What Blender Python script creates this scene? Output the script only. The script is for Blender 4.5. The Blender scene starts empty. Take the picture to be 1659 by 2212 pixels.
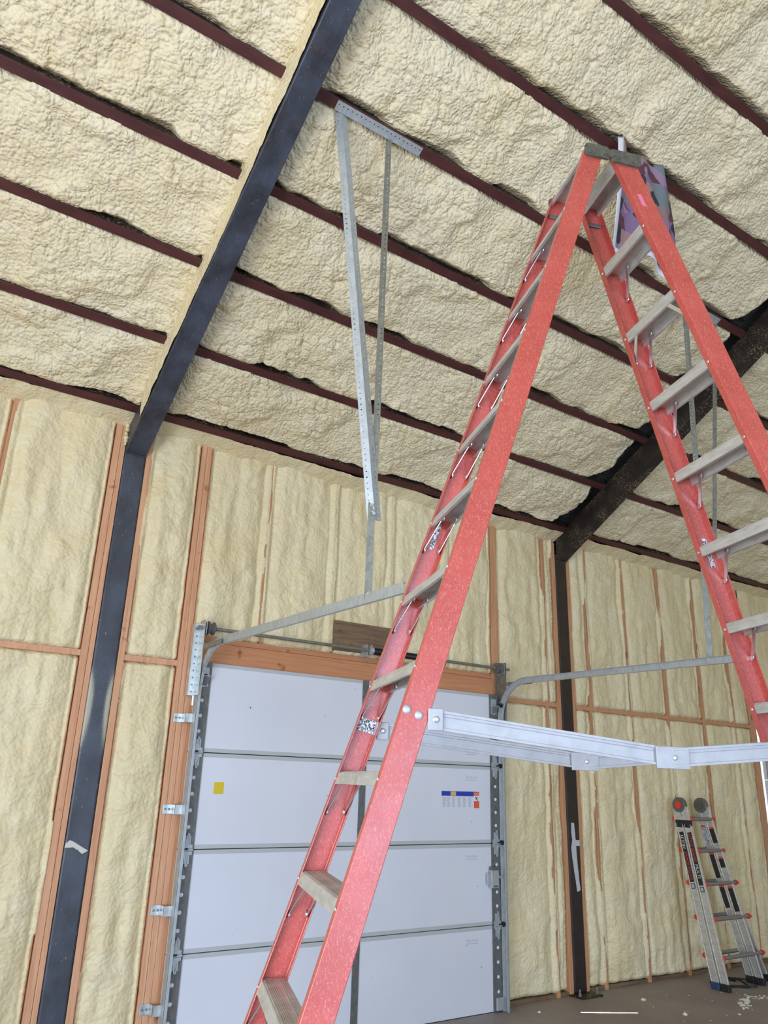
import bpy, math, random
import numpy as np
from mathutils import Vector, Matrix
SC = bpy.context.scene
COL = SC.collection
random.seed(7)
RNG = np.random.default_rng(11)
# ------------------------------------------------------------ camera
W, H = 1659, 2212
cam = bpy.data.cameras.new('camera'); camo = bpy.data.objects.new('camera', cam); COL.objects.link(camo)
cam.sensor_fit = 'HORIZONTAL'; cam.sensor_width = 36.0; cam.lens = 1661.93 * 36.0 / W
cam.clip_start = 0.05; cam.clip_end = 200
rgt = Vector((.8249, -.5645, .0298)); fwd = Vector((.5248, .7843, .3310)); up = Vector((-.2102, -.2574, .9432))
fwd.normalize(); rgt = (rgt - fwd * rgt.dot(fwd)).normalized(); up = rgt.cross(fwd)
M = Matrix((rgt, up, -fwd)).transposed().to_4x4(); M.translation = Vector((-1.39, -5.2487, 1.6763))
camo.matrix_world = M
SC.camera = camo
# ------------------------------------------------------------ world, lights, exposure
SC.view_settings.view_transform = 'Standard'; SC.view_settings.look = 'None'
SC.view_settings.gamma = 1.0; SC.view_settings.use_curve_mapping = False
SC.view_settings.exposure = -0.06
wd = bpy.data.worlds.new('sky'); SC.world = wd; wd.use_nodes = True
bg = wd.node_tree.nodes['Background']; bg.inputs[0].default_value = (.72, .86, 1.0, 1); bg.inputs[1].default_value = 2.0
def area(name, loc, rot, sx, sy, power, color):
    l = bpy.data.lights.new(name, 'AREA'); l.shape = 'RECTANGLE'; l.size = sx; l.size_y = sy
    l.energy = power; l.color = color
    o = bpy.data.objects.new(name, l); COL.objects.link(o); o.location = loc; o.rotation_euler = rot
    return o
# daylight through the open overhead doorways in the left and rear walls
SKYC, GRDC = (.40, .62, 1.0), (1.0, .87, .68)
area('skylight_left', (-4.62, -5.9, 1.7), (0, math.radians(-84), 0), 3.0, 4.4, 290, SKYC)
area('sunlit_ground_left', (-4.70, -5.9, 1.2), (0, math.radians(-122), 0), 2.2, 4.4, 250, GRDC)
area('skylight_rear', (.6, -12.3, 1.75), (math.radians(86), 0, 0), 4.2, 3.2, 400, SKYC)
area('sunlit_ground_rear', (.6, -12.4, 1.2), (math.radians(120), 0, 0), 4.2, 2.2, 60, GRDC)
# a blade of sun that slips past a door edge and lands on the concrete
sl = area('sun_sliver', (4.14, -.44, 2.2), (0, 0, math.radians(-29)), .46, .008, .5, (1, .96, .9))
sl.data.spread = math.radians(1)
sl.location = (4.135, -.44, .9)

# ------------------------------------------------------------ shared numbers (metres, measured on the building)
RS = .5785                                   # roof slope dz/d(-y)
PZ = 4.0881                                  # purlin underside height at y=0
PY = [-.1, -.6263, -1.1538, -1.6839, -2.2133, -2.7408, -3.2671, -3.794, -4.321, -4.848, -5.375]
LN = math.hypot(1, RS)
UP_D = Vector((0, -1 / LN, RS / LN))          # up the slope
NRM = Vector((0, -RS / LN, -1 / LN))          # down into the room
def roof(x, y, off=0.0):                      # off: metres below the purlin undersides
    return Vector((x, y, PZ - RS * y)) + NRM * off
COLS = [(-.109, .046), (4.28, 4.434)]
RAFT = [(-.106, .046), (4.292, 4.434)]

# ------------------------------------------------------------ materials
MATS = {}
def mat(name, color, rough=.6, metal=0.0, fn=None, spec=None, coat=0):
    if name in MATS: return MATS[name]
    m = bpy.data.materials.new(name); m.use_nodes = True
    nt = m.node_tree; b = nt.nodes['Principled BSDF']
    b.inputs['Base Color'].default_value = (*color, 1); b.inputs['Roughness'].default_value = rough
    b.inputs['Metallic'].default_value = metal
    if spec is not None: b.inputs['Specular IOR Level'].default_value = spec
    if coat: b.inputs['Coat Weight'].default_value = coat; b.inputs['Coat Roughness'].default_value = .25
    if fn: fn(nt, b)
    MATS[name] = m
    return m
def nd(nt, t, **kw):
    n = nt.nodes.new(t)
    for k, v in kw.items():
        if k.startswith('i_'): n.inputs[k[2:].replace('_', ' ')].default_value = v
        else: setattr(n, k, v)
    return n
def coords(nt, scale=(1, 1, 1)):
    t = nd(nt, 'ShaderNodeNewGeometry'); mp = nd(nt, 'ShaderNodeMapping'); mp.inputs['Scale'].default_value = scale
    nt.links.new(t.outputs['Position'], mp.inputs['Vector']); return mp.outputs['Vector']
def noise(nt, vec, scale, detail=4, rough=.55, dist=0):
    n = nd(nt, 'ShaderNodeTexNoise'); n.inputs['Scale'].default_value = scale; n.inputs['Detail'].default_value = detail
    n.inputs['Roughness'].default_value = rough; n.inputs['Distortion'].default_value = dist
    nt.links.new(vec, n.inputs['Vector']); return n.outputs['Fac']
def ramp(nt, fac, stops):
    r = nd(nt, 'ShaderNodeValToRGB'); e = r.color_ramp.elements
    while len(e) < len(stops): e.new(.5)
    for q, (p, c) in zip(e, stops):
        q.position = p; q.color = (*c, 1) if len(c) == 3 else c
    nt.links.new(fac, r.inputs[0]); return r.outputs[0]
def mix(nt, fac, a, b, mode='MIX'):
    m = nd(nt, 'ShaderNodeMix', data_type='RGBA', blend_type=mode)
    for s, v in ((0, fac), (6, a), (7, b)):
        if hasattr(v, 'links') or hasattr(v, 'is_linked'): nt.links.new(v, m.inputs[s])
        else: m.inputs[s].default_value = v if s == 0 else ((*v, 1) if len(v) == 3 else v)
    return m.outputs[2]
def bump(nt, b, h, strength=.3, dist=.005):
    n = nd(nt, 'ShaderNodeBump'); n.inputs['Strength'].default_value = strength; n.inputs['Distance'].default_value = dist
    nt.links.new(h, n.inputs['Height']); nt.links.new(n.outputs[0], b.inputs['Normal'])
def base(nt, b, c): nt.links.new(c, b.inputs['Base Color'])

def f_foam(yell, pale, scale_b, bs):
    def fn(nt, b):
        v = coords(nt)
        c = ramp(nt, noise(nt, v, 2.2, 5, .6), [(.3, yell), (.7, pale)])
        c = mix(nt, .35, c, ramp(nt, noise(nt, v, 14, 3), [(.35, yell), (.65, pale)]))
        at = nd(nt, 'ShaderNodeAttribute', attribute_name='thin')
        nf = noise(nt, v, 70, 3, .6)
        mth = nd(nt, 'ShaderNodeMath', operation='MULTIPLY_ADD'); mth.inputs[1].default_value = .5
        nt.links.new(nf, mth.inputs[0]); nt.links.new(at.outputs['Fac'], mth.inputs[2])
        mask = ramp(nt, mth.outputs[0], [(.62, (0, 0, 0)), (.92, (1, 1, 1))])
        aw = nd(nt, 'ShaderNodeAttribute', attribute_name='wood')
        mw = nd(nt, 'ShaderNodeMath', operation='MULTIPLY_ADD'); mw.inputs[1].default_value = .5
        nt.links.new(noise(nt, coords(nt, (1, 1, .25)), 40, 4, .65), mw.inputs[0]); nt.links.new(aw.outputs['Fac'], mw.inputs[2])
        c = mix(nt, ramp(nt, mw.outputs[0], [(.5, (0, 0, 0)), (.95, (.9, .9, .9))]), c, (.54, .27, .13))
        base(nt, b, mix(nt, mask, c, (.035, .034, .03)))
        vo = nd(nt, 'ShaderNodeTexVoronoi', feature='SMOOTH_F1'); vo.inputs['Scale'].default_value = scale_b
        vo.inputs['Smoothness'].default_value = .35
        w = nd(nt, 'ShaderNodeTexNoise'); w.inputs['Scale'].default_value = 9; nt.links.new(v, w.inputs['Vector'])
        ad = nd(nt, 'ShaderNodeVectorMath', operation='MULTIPLY_ADD'); ad.inputs[1].default_value = (.06, .06, .06)
        nt.links.new(w.outputs['Color'], ad.inputs[0]); nt.links.new(v, ad.inputs[2]); nt.links.new(ad.outputs[0], vo.inputs['Vector'])
        iv = nd(nt, 'ShaderNodeMath', operation='SUBTRACT'); iv.inputs[0].default_value = 1
        nt.links.new(vo.outputs['Distance'], iv.inputs[1])
        bump(nt, b, iv.outputs[0], bs, .012)
    return fn
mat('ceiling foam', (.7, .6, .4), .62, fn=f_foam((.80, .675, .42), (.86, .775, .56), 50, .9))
mat('wall foam', (.7, .6, .4), .5, fn=f_foam((.77, .63, .36), (.82, .735, .50), 40, .5))
def f_wood(a, b_, sc=(60, 60, 2.5)):
    def fn(nt, b):
        v = coords(nt, sc); c = ramp(nt, noise(nt, v, 1.0, 4, .6, .6), [(.3, a), (.7, b_)])
        v2 = coords(nt, (5, 5, 5)); k = ramp(nt, noise(nt, v2, 1.6, 2), [(.68, (1, 1, 1)), (.76, (.55, .4, .32))])
        base(nt, b, mix(nt, 1.0, c, k, 'MULTIPLY')); bump(nt, b, noise(nt, v, 2, 3), .15, .002)
    return fn
mat('stud wood', (.6, .3, .14), .6, fn=f_wood((.50, .235, .11), (.66, .36, .19)))
mat('jamb wood', (.6, .3, .14), .55, fn=f_wood((.60, .29, .15), (.76, .43, .25)))
mat('header wood', (.6, .3, .14), .6, fn=f_wood((.50, .20, .09), (.62, .29, .14), (2.5, 60, 60)))
mat('weathered board', (.2, .13, .07), .55, fn=f_wood((.12, .07, .04), (.26, .17, .10), (3, 40, 40)))
def f_steel(nt, b):
    v = coords(nt, (1, 1, .6)); c = ramp(nt, noise(nt, v, 5, 6, .65), [(.35, (.030, .032, .042)), (.6, (.062, .074, .105))])
    r = ramp(nt, noise(nt, coords(nt), 9, 5, .7), [(.62, (0, 0, 0)), (.72, (1, 1, 1))])
    c = mix(nt, r, c, (.12, .05, .03))
    sp = ramp(nt, noise(nt, coords(nt, (160, 160, 26)), 1, 1), [(.755, (0, 0, 0)), (.775, (1, 1, 1))])
    base(nt, b, mix(nt, sp, c, (.55, .52, .42))); bump(nt, b, noise(nt, coords(nt), 60, 3), .1, .002)
mat('mill scale steel', (.03, .035, .05), .42, fn=f_steel, spec=.6)
def f_steel2(nt, b):
    c = ramp(nt, noise(nt, coords(nt), 6, 5, .65), [(.4, (.012, .009, .008)), (.7, (.035, .022, .018))])
    sp = ramp(nt, noise(nt, coords(nt, (1, 1.5, 2.2)), 55, 1), [(.60, (0, 0, 0)), (.63, (1, 1, 1))])
    big = ramp(nt, noise(nt, coords(nt), 3, 2), [(.42, (0, 0, 0)), (.6, (.8, .8, .8))])
    m1 = mix(nt, 1.0, sp, big, 'MULTIPLY')
    base(nt, b, mix(nt, m1, c, (.5, .42, .25)))
def f_steel3(nt, b):
    f_steel(nt, b); src = b.inputs['Base Color'].links[0].from_socket
    sp = nd(nt, 'ShaderNodeSeparateXYZ'); nt.links.new(coords(nt), sp.inputs[0])
    zb = ramp(nt, noise(nt, coords(nt, (0, 0, 1)), 2.2, 2), [(.45, (0, 0, 0)), (.62, (1, 1, 1))])
    mr = nd(nt, 'ShaderNodeMapRange'); mr.inputs[1].default_value = 1.7; mr.inputs[2].default_value = 2.05; nt.links.new(sp.outputs[2], mr.inputs[0])
    mr2 = nd(nt, 'ShaderNodeMapRange'); mr2.inputs[1].default_value = 2.4; mr2.inputs[2].default_value = 2.15; nt.links.new(sp.outputs[2], mr2.inputs[0])
    ed = nd(nt, 'ShaderNodeMath', operation='ADD'); ed.inputs[1].default_value = .032; nt.links.new(sp.outputs[0], ed.inputs[0])
    ab = nd(nt, 'ShaderNodeMath', operation='ABSOLUTE'); nt.links.new(ed.outputs[0], ab.inputs[0])
    me_ = nd(nt, 'ShaderNodeMapRange'); me_.inputs[1].default_value = .02; me_.inputs[2].default_value = .085; nt.links.new(ab.outputs[0], me_.inputs[0])
    m1 = nd(nt, 'ShaderNodeMath', operation='MULTIPLY'); nt.links.new(mr.outputs[0], m1.inputs[0]); nt.links.new(mr2.outputs[0], m1.inputs[1])
    m2 = nd(nt, 'ShaderNodeMath', operation='MULTIPLY'); nt.links.new(m1.outputs[0], m2.inputs[0]); nt.links.new(me_.outputs[0], m2.inputs[1])
    n = noise(nt, coords(nt), 260, 2, .8); a = nd(nt, 'ShaderNodeMath', operation='MULTIPLY_ADD'); a.inputs[1].default_value = 1.0
    nt.links.new(n, a.inputs[0]); nt.links.new(m2.outputs[0], a.inputs[2])
    k = ramp(nt, a.outputs[0], [(.74, (0, 0, 0)), (.95, (1, 1, 1))]); base(nt, b, mix(nt, k, src, (.45, .43, .33)))
mat('dusted steel', (.03, .035, .05), .42, fn=f_steel3, spec=.6)
mat('spattered steel', (.03, .03, .03), .55, fn=f_steel2)
def f_primer(nt, b):
    base(nt, b, ramp(nt, noise(nt, coords(nt, (1, 4, 4)), 6, 4), [(.3, (.060, .016, .016)), (.7, (.098, .028, .026))]))
mat('brown steel', (.03, .02, .017), .5, fn=lambda nt, b: base(nt, b, ramp(nt, noise(nt, coords(nt), 5, 5, .65), [(.4, (.022, .017, .018)), (.7, (.05, .028, .02))])))
mat('red primer', (.08, .02, .02), .5, fn=f_primer)
def f_galv(lo, hi):
    def fn(nt, b):
        vo = nd(nt, 'ShaderNodeTexVoronoi'); vo.inputs['Scale'].default_value = 55; nt.links.new(coords(nt, (1, 1, .5)), vo.inputs['Vector'])
        base(nt, b, ramp(nt, vo.outputs['Color'], [(.1, lo), (.9, hi)]))
    return fn
mat('galvanized', (.5, .55, .57), .5, .5, f_galv((.45, .49, .50), (.54, .58, .60)))
mat('galvanized bright', (.7, .75, .78), .3, .8, f_galv((.58, .64, .66), (.78, .83, .85)))
mat('galvanized dull', (.3, .31, .28), .5, .6, f_galv((.22, .23, .2), (.31, .32, .29)))
def f_fiber(c1, c2, fib):
    def fn(nt, b):
        v = coords(nt)
        c = ramp(nt, noise(nt, v, 7, 5, .6), [(.3, c1), (.7, c2)])
        f = ramp(nt, noise(nt, coords(nt, (230, 230, 90)), 1, 3, .7, 1.5), [(.52, (0, 0, 0)), (.72, (1, 1, 1))])
        sc = ramp(nt, noise(nt, v, 26, 4, .75), [(.72, (0, 0, 0)), (.76, (.7, .7, .7))])
        c = mix(nt, f, c, fib); c = mix(nt, sc, c, (.16, .045, .04)); base(nt, b, c)
        bump(nt, b, noise(nt, coords(nt, (90, 90, 30)), 1, 3), .12, .002)
        r = ramp(nt, noise(nt, v, 12, 3), [(.3, (.34,) * 3), (.7, (.5,) * 3)]); nt.links.new(r, b.inputs['Roughness'])
    return fn
mat('orange red fiberglass', (.6, .07, .05), .4, fn=f_fiber((.42, .050, .036), (.52, .075, .056), (.66, .22, .19)), spec=.6, coat=.5)
def f_alu(nt, b):
    v = coords(nt, (8, 8, 40)); base(nt, b, ramp(nt, noise(nt, v, 1.3, 6, .7), [(.3, (.50, .49, .46)), (.62, (.70, .70, .68))]))
    r = ramp(nt, noise(nt, coords(nt), 30, 4, .7), [(.35, (.35,) * 3), (.7, (.6,) * 3)]); nt.links.new(r, b.inputs['Roughness'])
mat('dusty aluminum', (.6, .6, .58), .42, .6, f_alu)
def f_alu2(nt, b):
    c = ramp(nt, noise(nt, coords(nt), 20, 5, .7), [(.3, (.34, .342, .36)), (.6, (.41, .412, .435))])
    s = ramp(nt, noise(nt, coords(nt, (1, 1, 3)), 45, 3, .8), [(.70, (0, 0, 0)), (.75, (1, 1, 1))])
    base(nt, b, mix(nt, s, c, (.2, .19, .18)))
mat('brushed aluminum', (.7, .72, .78), .45, .1, f_alu2)
mat('chrome bar', (.75, .77, .8), .22, .9)
def f_cast(nt, b): base(nt, b, ramp(nt, noise(nt, coords(nt), 40, 5, .7), [(.3, (.07, .07, .055)), (.7, (.17, .165, .13))]))
mat('cast bracket', (.12, .12, .1), .5, .3, f_cast)
def f_door(nt, b):
    c = ramp(nt, noise(nt, coords(nt), 1.5, 4), [(.3, (.70, .725, .80)), (.7, (.75, .77, .84))])
    s = ramp(nt, noise(nt, coords(nt), 24, 2, .5), [(.755, (0, 0, 0)), (.765, (1, 1, 1))])
    base(nt, b, mix(nt, s, c, (.12, .1, .1)))
mat('door white', (.8, .8, .84), .4, fn=f_door)
mat('door seam', (.50, .52, .53), .5)
mat('door stile', (.25, .25, .25), .5, .3, f_galv((.13, .135, .13), (.19, .195, .19)))
mat('white disc', (.8, .82, .86), .6)
def f_conc(nt, b):
    c = ramp(nt, noise(nt, coords(nt), 1.8, 6, .6), [(.3, (.25, .205, .195)), (.7, (.33, .28, .265))])
    s = ramp(nt, noise(nt, coords(nt), 90, 3, .7), [(.66, (0, 0, 0)), (.72, (1, 1, 1))])
    base(nt, b, mix(nt, s, c, (.42, .39, .35))); bump(nt, b, noise(nt, coords(nt), 45, 4), .15, .003)
mat('concrete', (.25, .21, .19), .55, fn=f_conc)
mat('dark backing', (.03, .03, .03), .9)
mat('black rubber', (.015, .015, .018), .6)
mat('blue rubber', (.03, .06, .14), .5)
mat('dark spring', (.02, .02, .022), .45, .5)
mat('red plastic', (.75, .05, .03), .4)
mat('masking tape', (.66, .66, .6), .7)
mat('paper tape', (.55, .56, .58), .6)
mat('yellow label', (.72, .55, .02), .5)
mat('blue print', (.02, .05, .42), .5); mat('orange print', (.75, .12, .06), .5); mat('amber print', (.75, .5, .12), .5)
mat('grey print', (.45, .47, .55), .5); mat('black print', (.02, .02, .02), .5); mat('white print', (.8, .8, .8), .5)
mat('red print', (.8, .06, .03), .5); mat('pink print', (.75, .18, .3), .5)
mat('foam crumb', (.78, .72, .5), .7); mat('white crumb', (.8, .78, .7), .7)
mat('rung grey', (.26, .24, .235), .5, .3)
mat('hinge grey', (.16, .155, .15), .45, .4)
def f_lab(nt, b):
    s = ramp(nt, noise(nt, coords(nt), 130, 4, .8), [(.47, (.03, .03, .03)), (.53, (.72, .74, .8))]); base(nt, b, s)
mat('worn label', (.7, .7, .7), .5, fn=f_lab)
mat('white cloth', (.74, .73, .80), .8)
mat('outside ground', (.5, .48, .44), .9)

# ------------------------------------------------------------ mesh helpers
class MB:
    def __init__(s): s.v = []; s.f = []
    def add(s, vs, fs):
        o = len(s.v); s.v += [Vector(v) for v in vs]; s.f += [tuple(i + o for i in f) for f in fs]; return s
    def box(s, a, b):
        x0, y0, z0 = a; x1, y1, z1 = b
        return s.add([(x0, y0, z0), (x1, y0, z0), (x1, y1, z0), (x0, y1, z0), (x0, y0, z1), (x1, y0, z1), (x1, y1, z1), (x0, y1, z1)],
                     [(0, 3, 2, 1), (4, 5, 6, 7), (0, 1, 5, 4), (1, 2, 6, 5), (2, 3, 7, 6), (3, 0, 4, 7)])
    def obox(s, c, ax, ay, az):         # centre and three half axes
        c, ax, ay, az = map(Vector, (c, ax, ay, az)); vs = []
        for k in (-1, 1):
            for i, j in ((-1, -1), (1, -1), (1, 1), (-1, 1)): vs.append(c + ax * i + ay * j + az * k)
        return s.add(vs, [(0, 3, 2, 1), (4, 5, 6, 7), (0, 1, 5, 4), (1, 2, 6, 5), (2, 3, 7, 6), (3, 0, 4, 7)])
    def bar(s, a, b, w, t, side):       # flat bar a->b, width w along side, thickness t across
        a, b, side = Vector(a), Vector(b), Vector(side); d = (b - a).normalized()
        side = (side - d * side.dot(d)).normalized(); th = d.cross(side)
        return s.obox((a + b) / 2, (b - a) / 2, side * w / 2, th * t / 2)
    def cyl(s, a, b, r, n=12, r2=None):
        a, b = Vector(a), Vector(b); r2 = r if r2 is None else r2; d = (b - a).normalized()
        u = d.orthogonal().normalized(); w = d.cross(u); vs = []
        for p, q in ((a, r), (b, r2)):
            for i in range(n):
                t = 2 * math.pi * i / n; vs.append(p + (u * math.cos(t) + w * math.sin(t)) * q)
        fs = [(i, (i + 1) % n, n + (i + 1) % n, n + i) for i in range(n)] + [tuple(range(n))[::-1], tuple(range(n, 2 * n))]
        return s.add(vs, fs)
    def tube(s, pts, r, n=8):
        pts = [Vector(p) for p in pts]; vs = []; u = None
        for i, p in enumerate(pts):
            d = (pts[min(i + 1, len(pts) - 1)] - pts[max(i - 1, 0)]).normalized()
            u = d.orthogonal().normalized() if u is None else (u - d * u.dot(d)).normalized()
            w = d.cross(u)
            for k in range(n):
                t = 2 * math.pi * k / n; vs.append(p + (u * math.cos(t) + w * math.sin(t)) * r)
        fs = [(i * n + k, i * n + (k + 1) % n, (i + 1) * n + (k + 1) % n, (i + 1) * n + k) for i in range(len(pts) - 1) for k in range(n)]
        fs += [tuple(range(n))[::-1], tuple(range((len(pts) - 1) * n, len(pts) * n))]
        return s.add(vs, fs)
    def sweep(s, rings, closed=True, caps=True):   # list of rings (each a list of points)
        n = len(rings[0]); vs = [p for r in rings for p in r]; m = n if closed else n - 1
        fs = [(i * n + k, i * n + (k + 1) % n, (i + 1) * n + (k + 1) % n, (i + 1) * n + k) for i in range(len(rings) - 1) for k in range(m)]
        if closed and caps: fs += [tuple(range(n))[::-1], tuple(range((len(rings) - 1) * n, len(rings) * n))]
        return s.add(vs, fs)
    def disc(s, c, nrm, r, h, n=12, dome=False):
        c, nrm = Vector(c), Vector(nrm).normalized()
        if not dome: return s.cyl(c, c + nrm * h, r, n)
        u = nrm.orthogonal().normalized(); w = nrm.cross(u); rings = []
        for q, hh in ((1, 0), (.92, .45), (.65, .82), (.25, 1)):
            rings.append([c + nrm * h * hh + (u * math.cos(2 * math.pi * i / n) + w * math.sin(2 * math.pi * i / n)) * r * q for i in range(n)])
        return s.sweep(rings)
    def build(s, name, m, parent=None, smooth=False, bevel=0, solid=0, label=None, kind=None):
        me = bpy.data.meshes.new(name)
        off = parent_loc(parent)
        me.from_pydata([tuple(v - off) for v in s.v], [], s.f); me.update()
        o = bpy.data.objects.new(name, me); COL.objects.link(o)
        me.materials.append(MATS[m])
        if parent: o.parent = parent
        if smooth: me.polygons.foreach_set('use_smooth', [True] * len(me.polygons)); me.set_sharp_from_angle(angle=math.radians(42))
        if solid: q = o.modifiers.new('solid', 'SOLIDIFY'); q.thickness = solid; q.offset = 0
        if bevel: q = o.modifiers.new('bevel', 'BEVEL'); q.width = bevel; q.segments = 2; q.limit_method = 'ANGLE'; q.harden_normals = False
        if label: o['label'] = label
        if kind: o['kind'] = kind
        return o
def parent_loc(p):
    v = Vector((0, 0, 0))
    while p: v = v + Vector(p.location); p = p.parent
    return v
def thing(name, loc, label, cat, group=None, kind=None):
    o = bpy.data.objects.new(name, None); COL.objects.link(o); o.location = loc; o.empty_display_size = .1
    if kind: o['kind'] = kind
    if label: o['label'] = label; o['category'] = cat
    if group: o['group'] = group
    return o
def tag(o, label, cat, group=None):
    o['label'] = label; o['category'] = cat
    if group: o['group'] = group
    return o
def text_mb(mb, txt, size, origin, ax, ay, lift=None):
    c = bpy.data.curves.new('t', 'FONT'); c.body = txt; c.size = size
    o = bpy.data.objects.new('t', c); COL.objects.link(o)
    me = bpy.data.meshes.new_from_object(o)
    ax, ay, origin = Vector(ax).normalized(), Vector(ay).normalized(), Vector(origin)
    mb.add([origin + ax * v.co.x + ay * v.co.y for v in me.vertices], [tuple(p.vertices) for p in me.polygons])
    bpy.data.objects.remove(o); bpy.data.curves.remove(c); bpy.data.meshes.remove(me)

# ------------------------------------------------------------ foam relief (real geometry)
def _h(ix, iy, s):
    n = (ix * 374761393 + iy * 668265263 + s * 974634777) & 0xffffffff
    n = ((n ^ (n >> 13)) * 1274126177) & 0xffffffff
    return ((n ^ (n >> 16)) & 0xffffff) / float(0xffffff)
def vnoise(x, y, s):
    ix = np.floor(x).astype(np.int64); iy = np.floor(y).astype(np.int64); fx = x - ix; fy = y - iy
    fx = fx * fx * fx * (fx * (fx * 6 - 15) + 10); fy = fy * fy * fy * (fy * (fy * 6 - 15) + 10)
    a = _h(ix, iy, s); b = _h(ix + 1, iy, s); c = _h(ix, iy + 1, s); d = _h(ix + 1, iy + 1, s)
    return (a * (1 - fx) + b * fx) * (1 - fy) + (c * (1 - fx) + d * fx) * fy
def fbm(x, y, s, o=3):
    t = 0; a = .5; n = 0
    for k in range(o): t = t + a * vnoise(x * 2 ** k, y * 2 ** k, s + k * 17); n += a; a *= .5
    return t / n
def domes(x, y, s):
    ix = np.floor(x).astype(np.int64); iy = np.floor(y).astype(np.int64); best = np.full(x.shape, 9.0)
    for i in (-1, 0, 1):
        for j in (-1, 0, 1):
            cx = ix + i; cy = iy + j
            px = cx + .15 + .7 * _h(cx, cy, s); py = cy + .15 + .7 * _h(cx, cy, s + 5); r = .75 + .5 * _h(cx, cy, s + 9)
            d = ((x - px) ** 2 + (y - py) ** 2) / (r * r); best = np.minimum(best, d)
    return np.sqrt(1 - .985 * np.minimum(best, 1.0))
def foam_relief(a, b, s, k=1.0, stretch=1.0):
    """a across, b along; returns metres, roughly -.02..+.02"""
    wx = (fbm(a * 6, b * 6, s + 1) - .5) * .10 + (fbm(a * 24, b * 24, s + 3, 2) - .5) * .012
    wy = (fbm(a * 6 + 9, b * 6, s + 2) - .5) * .10 + (fbm(a * 24 + 5, b * 24, s + 4, 2) - .5) * .012
    A = a + wx; B = (b + wy) / stretch
    A2 = A + .45 * B
    big = fbm(a * 3.3, b * 3.3, s + 15, 2)                    # where lumps are coarse or fine
    h = .048 * (fbm(a * 2.6, b * 2.6, s + 6) - .5) + .020 * (fbm(A * 9, B * 9, s + 7, 2) - .5)
    h = h + k * ((.006 + .014 * ss(big, .35, .65)) * domes(A2 / .064, B / .056, s + 8) + .0095 * domes(A2 / .034 + 3, B / .030, s + 10) + .0030 * domes(A / .018, B / .0165, s + 12))
    return h - k * .016
def ss(x, a, b): t = np.clip((x - a) / (b - a), 0, 1); return t * t * (3 - 2 * t)
def grid_obj(name, m, parent, P, nx, ny, thin=None, wood=None):
    """P: (ny*nx,3) array of world points"""
    me = bpy.data.meshes.new(name); off = np.array(parent_loc(parent)); P = P - off
    i = np.arange(nx - 1); j = np.arange(ny - 1); I, J = np.meshgrid(i, j); q = (J * nx + I).ravel()
    F = np.stack([q, q + 1, q + nx + 1, q + nx], 1).ravel(); nf = len(q)
    me.vertices.add(len(P)); me.vertices.foreach_set('co', P.astype(np.float32).ravel())
    me.loops.add(nf * 4); me.loops.foreach_set('vertex_index', F.astype(np.int32))
    me.polygons.add(nf); me.polygons.foreach_set('loop_start', np.arange(nf, dtype=np.int32) * 4)
    me.polygons.foreach_set('use_smooth', np.ones(nf, bool)); me.update(); me.validate()
    if thin is not None:
        at = me.attributes.new('thin', 'FLOAT', 'POINT'); at.data.foreach_set('value', thin.astype(np.float32).ravel())
    if wood is not None:
        at = me.attributes.new('wood', 'FLOAT', 'POINT'); at.data.foreach_set('value', wood.astype(np.float32).ravel())
    o = bpy.data.objects.new(name, me); COL.objects.link(o); me.materials.append(MATS[m]); o.parent = parent
    return o

# ------------------------------------------------------------ structure: shell
XL, XR, YB = -4.5, 10.2, -12.2
YR = -6.1                                                 # ridge
floor = MB().box((XL, YB, -.12), (XR, .24, 0)).build('floor', 'concrete', kind='structure')
g = MB().box((-26, -34, -.2), (XL - .02, 14, -.1)); g.box((XL - .02, -34, -.2), (26, YB - .02, -.1)); g.box((XL - .02, .26, -.2), (26, 14, -.1))
g.build('ground', 'outside ground', kind='structure')
wall = MB()                                               # sheathing with the doorway left open
for a, b in (((XL, .2, 0), (.545, .24, 4.3)), ((3.45, .2, 0), (7.56, .24, 4.3)), ((.545, .2, 2.46), (3.45, .24, 4.3)), ((7.56, .2, 0), (7.63, .24, 2.46)), ((7.56, .2, 2.46), (XR, .24, 4.3)), ((9.8, .2, 0), (XR, .24, 2.46))):
    wall.box(a, b)
wall_back = wall.build('wall_back', 'dark backing', kind='structure')
m = MB().box((XL - .1, -2.2, 0), (XL, .24, 8)).box((XL - .1, -9.2, 3.6), (XL, -2.2, 8)).box((XL - .1, YB, 0), (XL, -9.2, 8))
m = MB()
for a, b in (((XL - .1, -3.6, 0), (XL, .24, 4.1)), ((XL - .1, -8.2, 3.5), (XL, -3.6, 5.9)), ((XL - .1, YB, 0), (XL, -8.2, 4.1)), ((XL - .1, -3.6, 4.1), (XL, -1.0, 4.6)), ((XL - .1, -3.6, 4.6), (XL, -2.0, 5.2)), ((XL - .1, -8.2, 5.9), (XL, -4.0, 6.3)), ((XL - .1, YB + .6, 4.1), (XL, -8.2, 4.3)), ((XL - .1, -7.4, 6.3), (XL, -4.8, 6.8))):
    m.box(a, b)
m.build('wall_left', 'wall foam', kind='structure')
MB().box((XR, YB, 0), (XR + .1, .24, 7.6)).build('wall_right', 'wall foam', kind='structure')
m = MB()
for a, b in (((XL, YB - .1, 0), (-1.6, YB, 4.2)), ((2.8, YB - .1, 0), (XR, YB, 4.2)), ((-1.6, YB - .1, 3.5), (2.8, YB, 4.2))): m.box(a, b)
m.build('wall_rear', 'wall foam', kind='structure')
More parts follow.
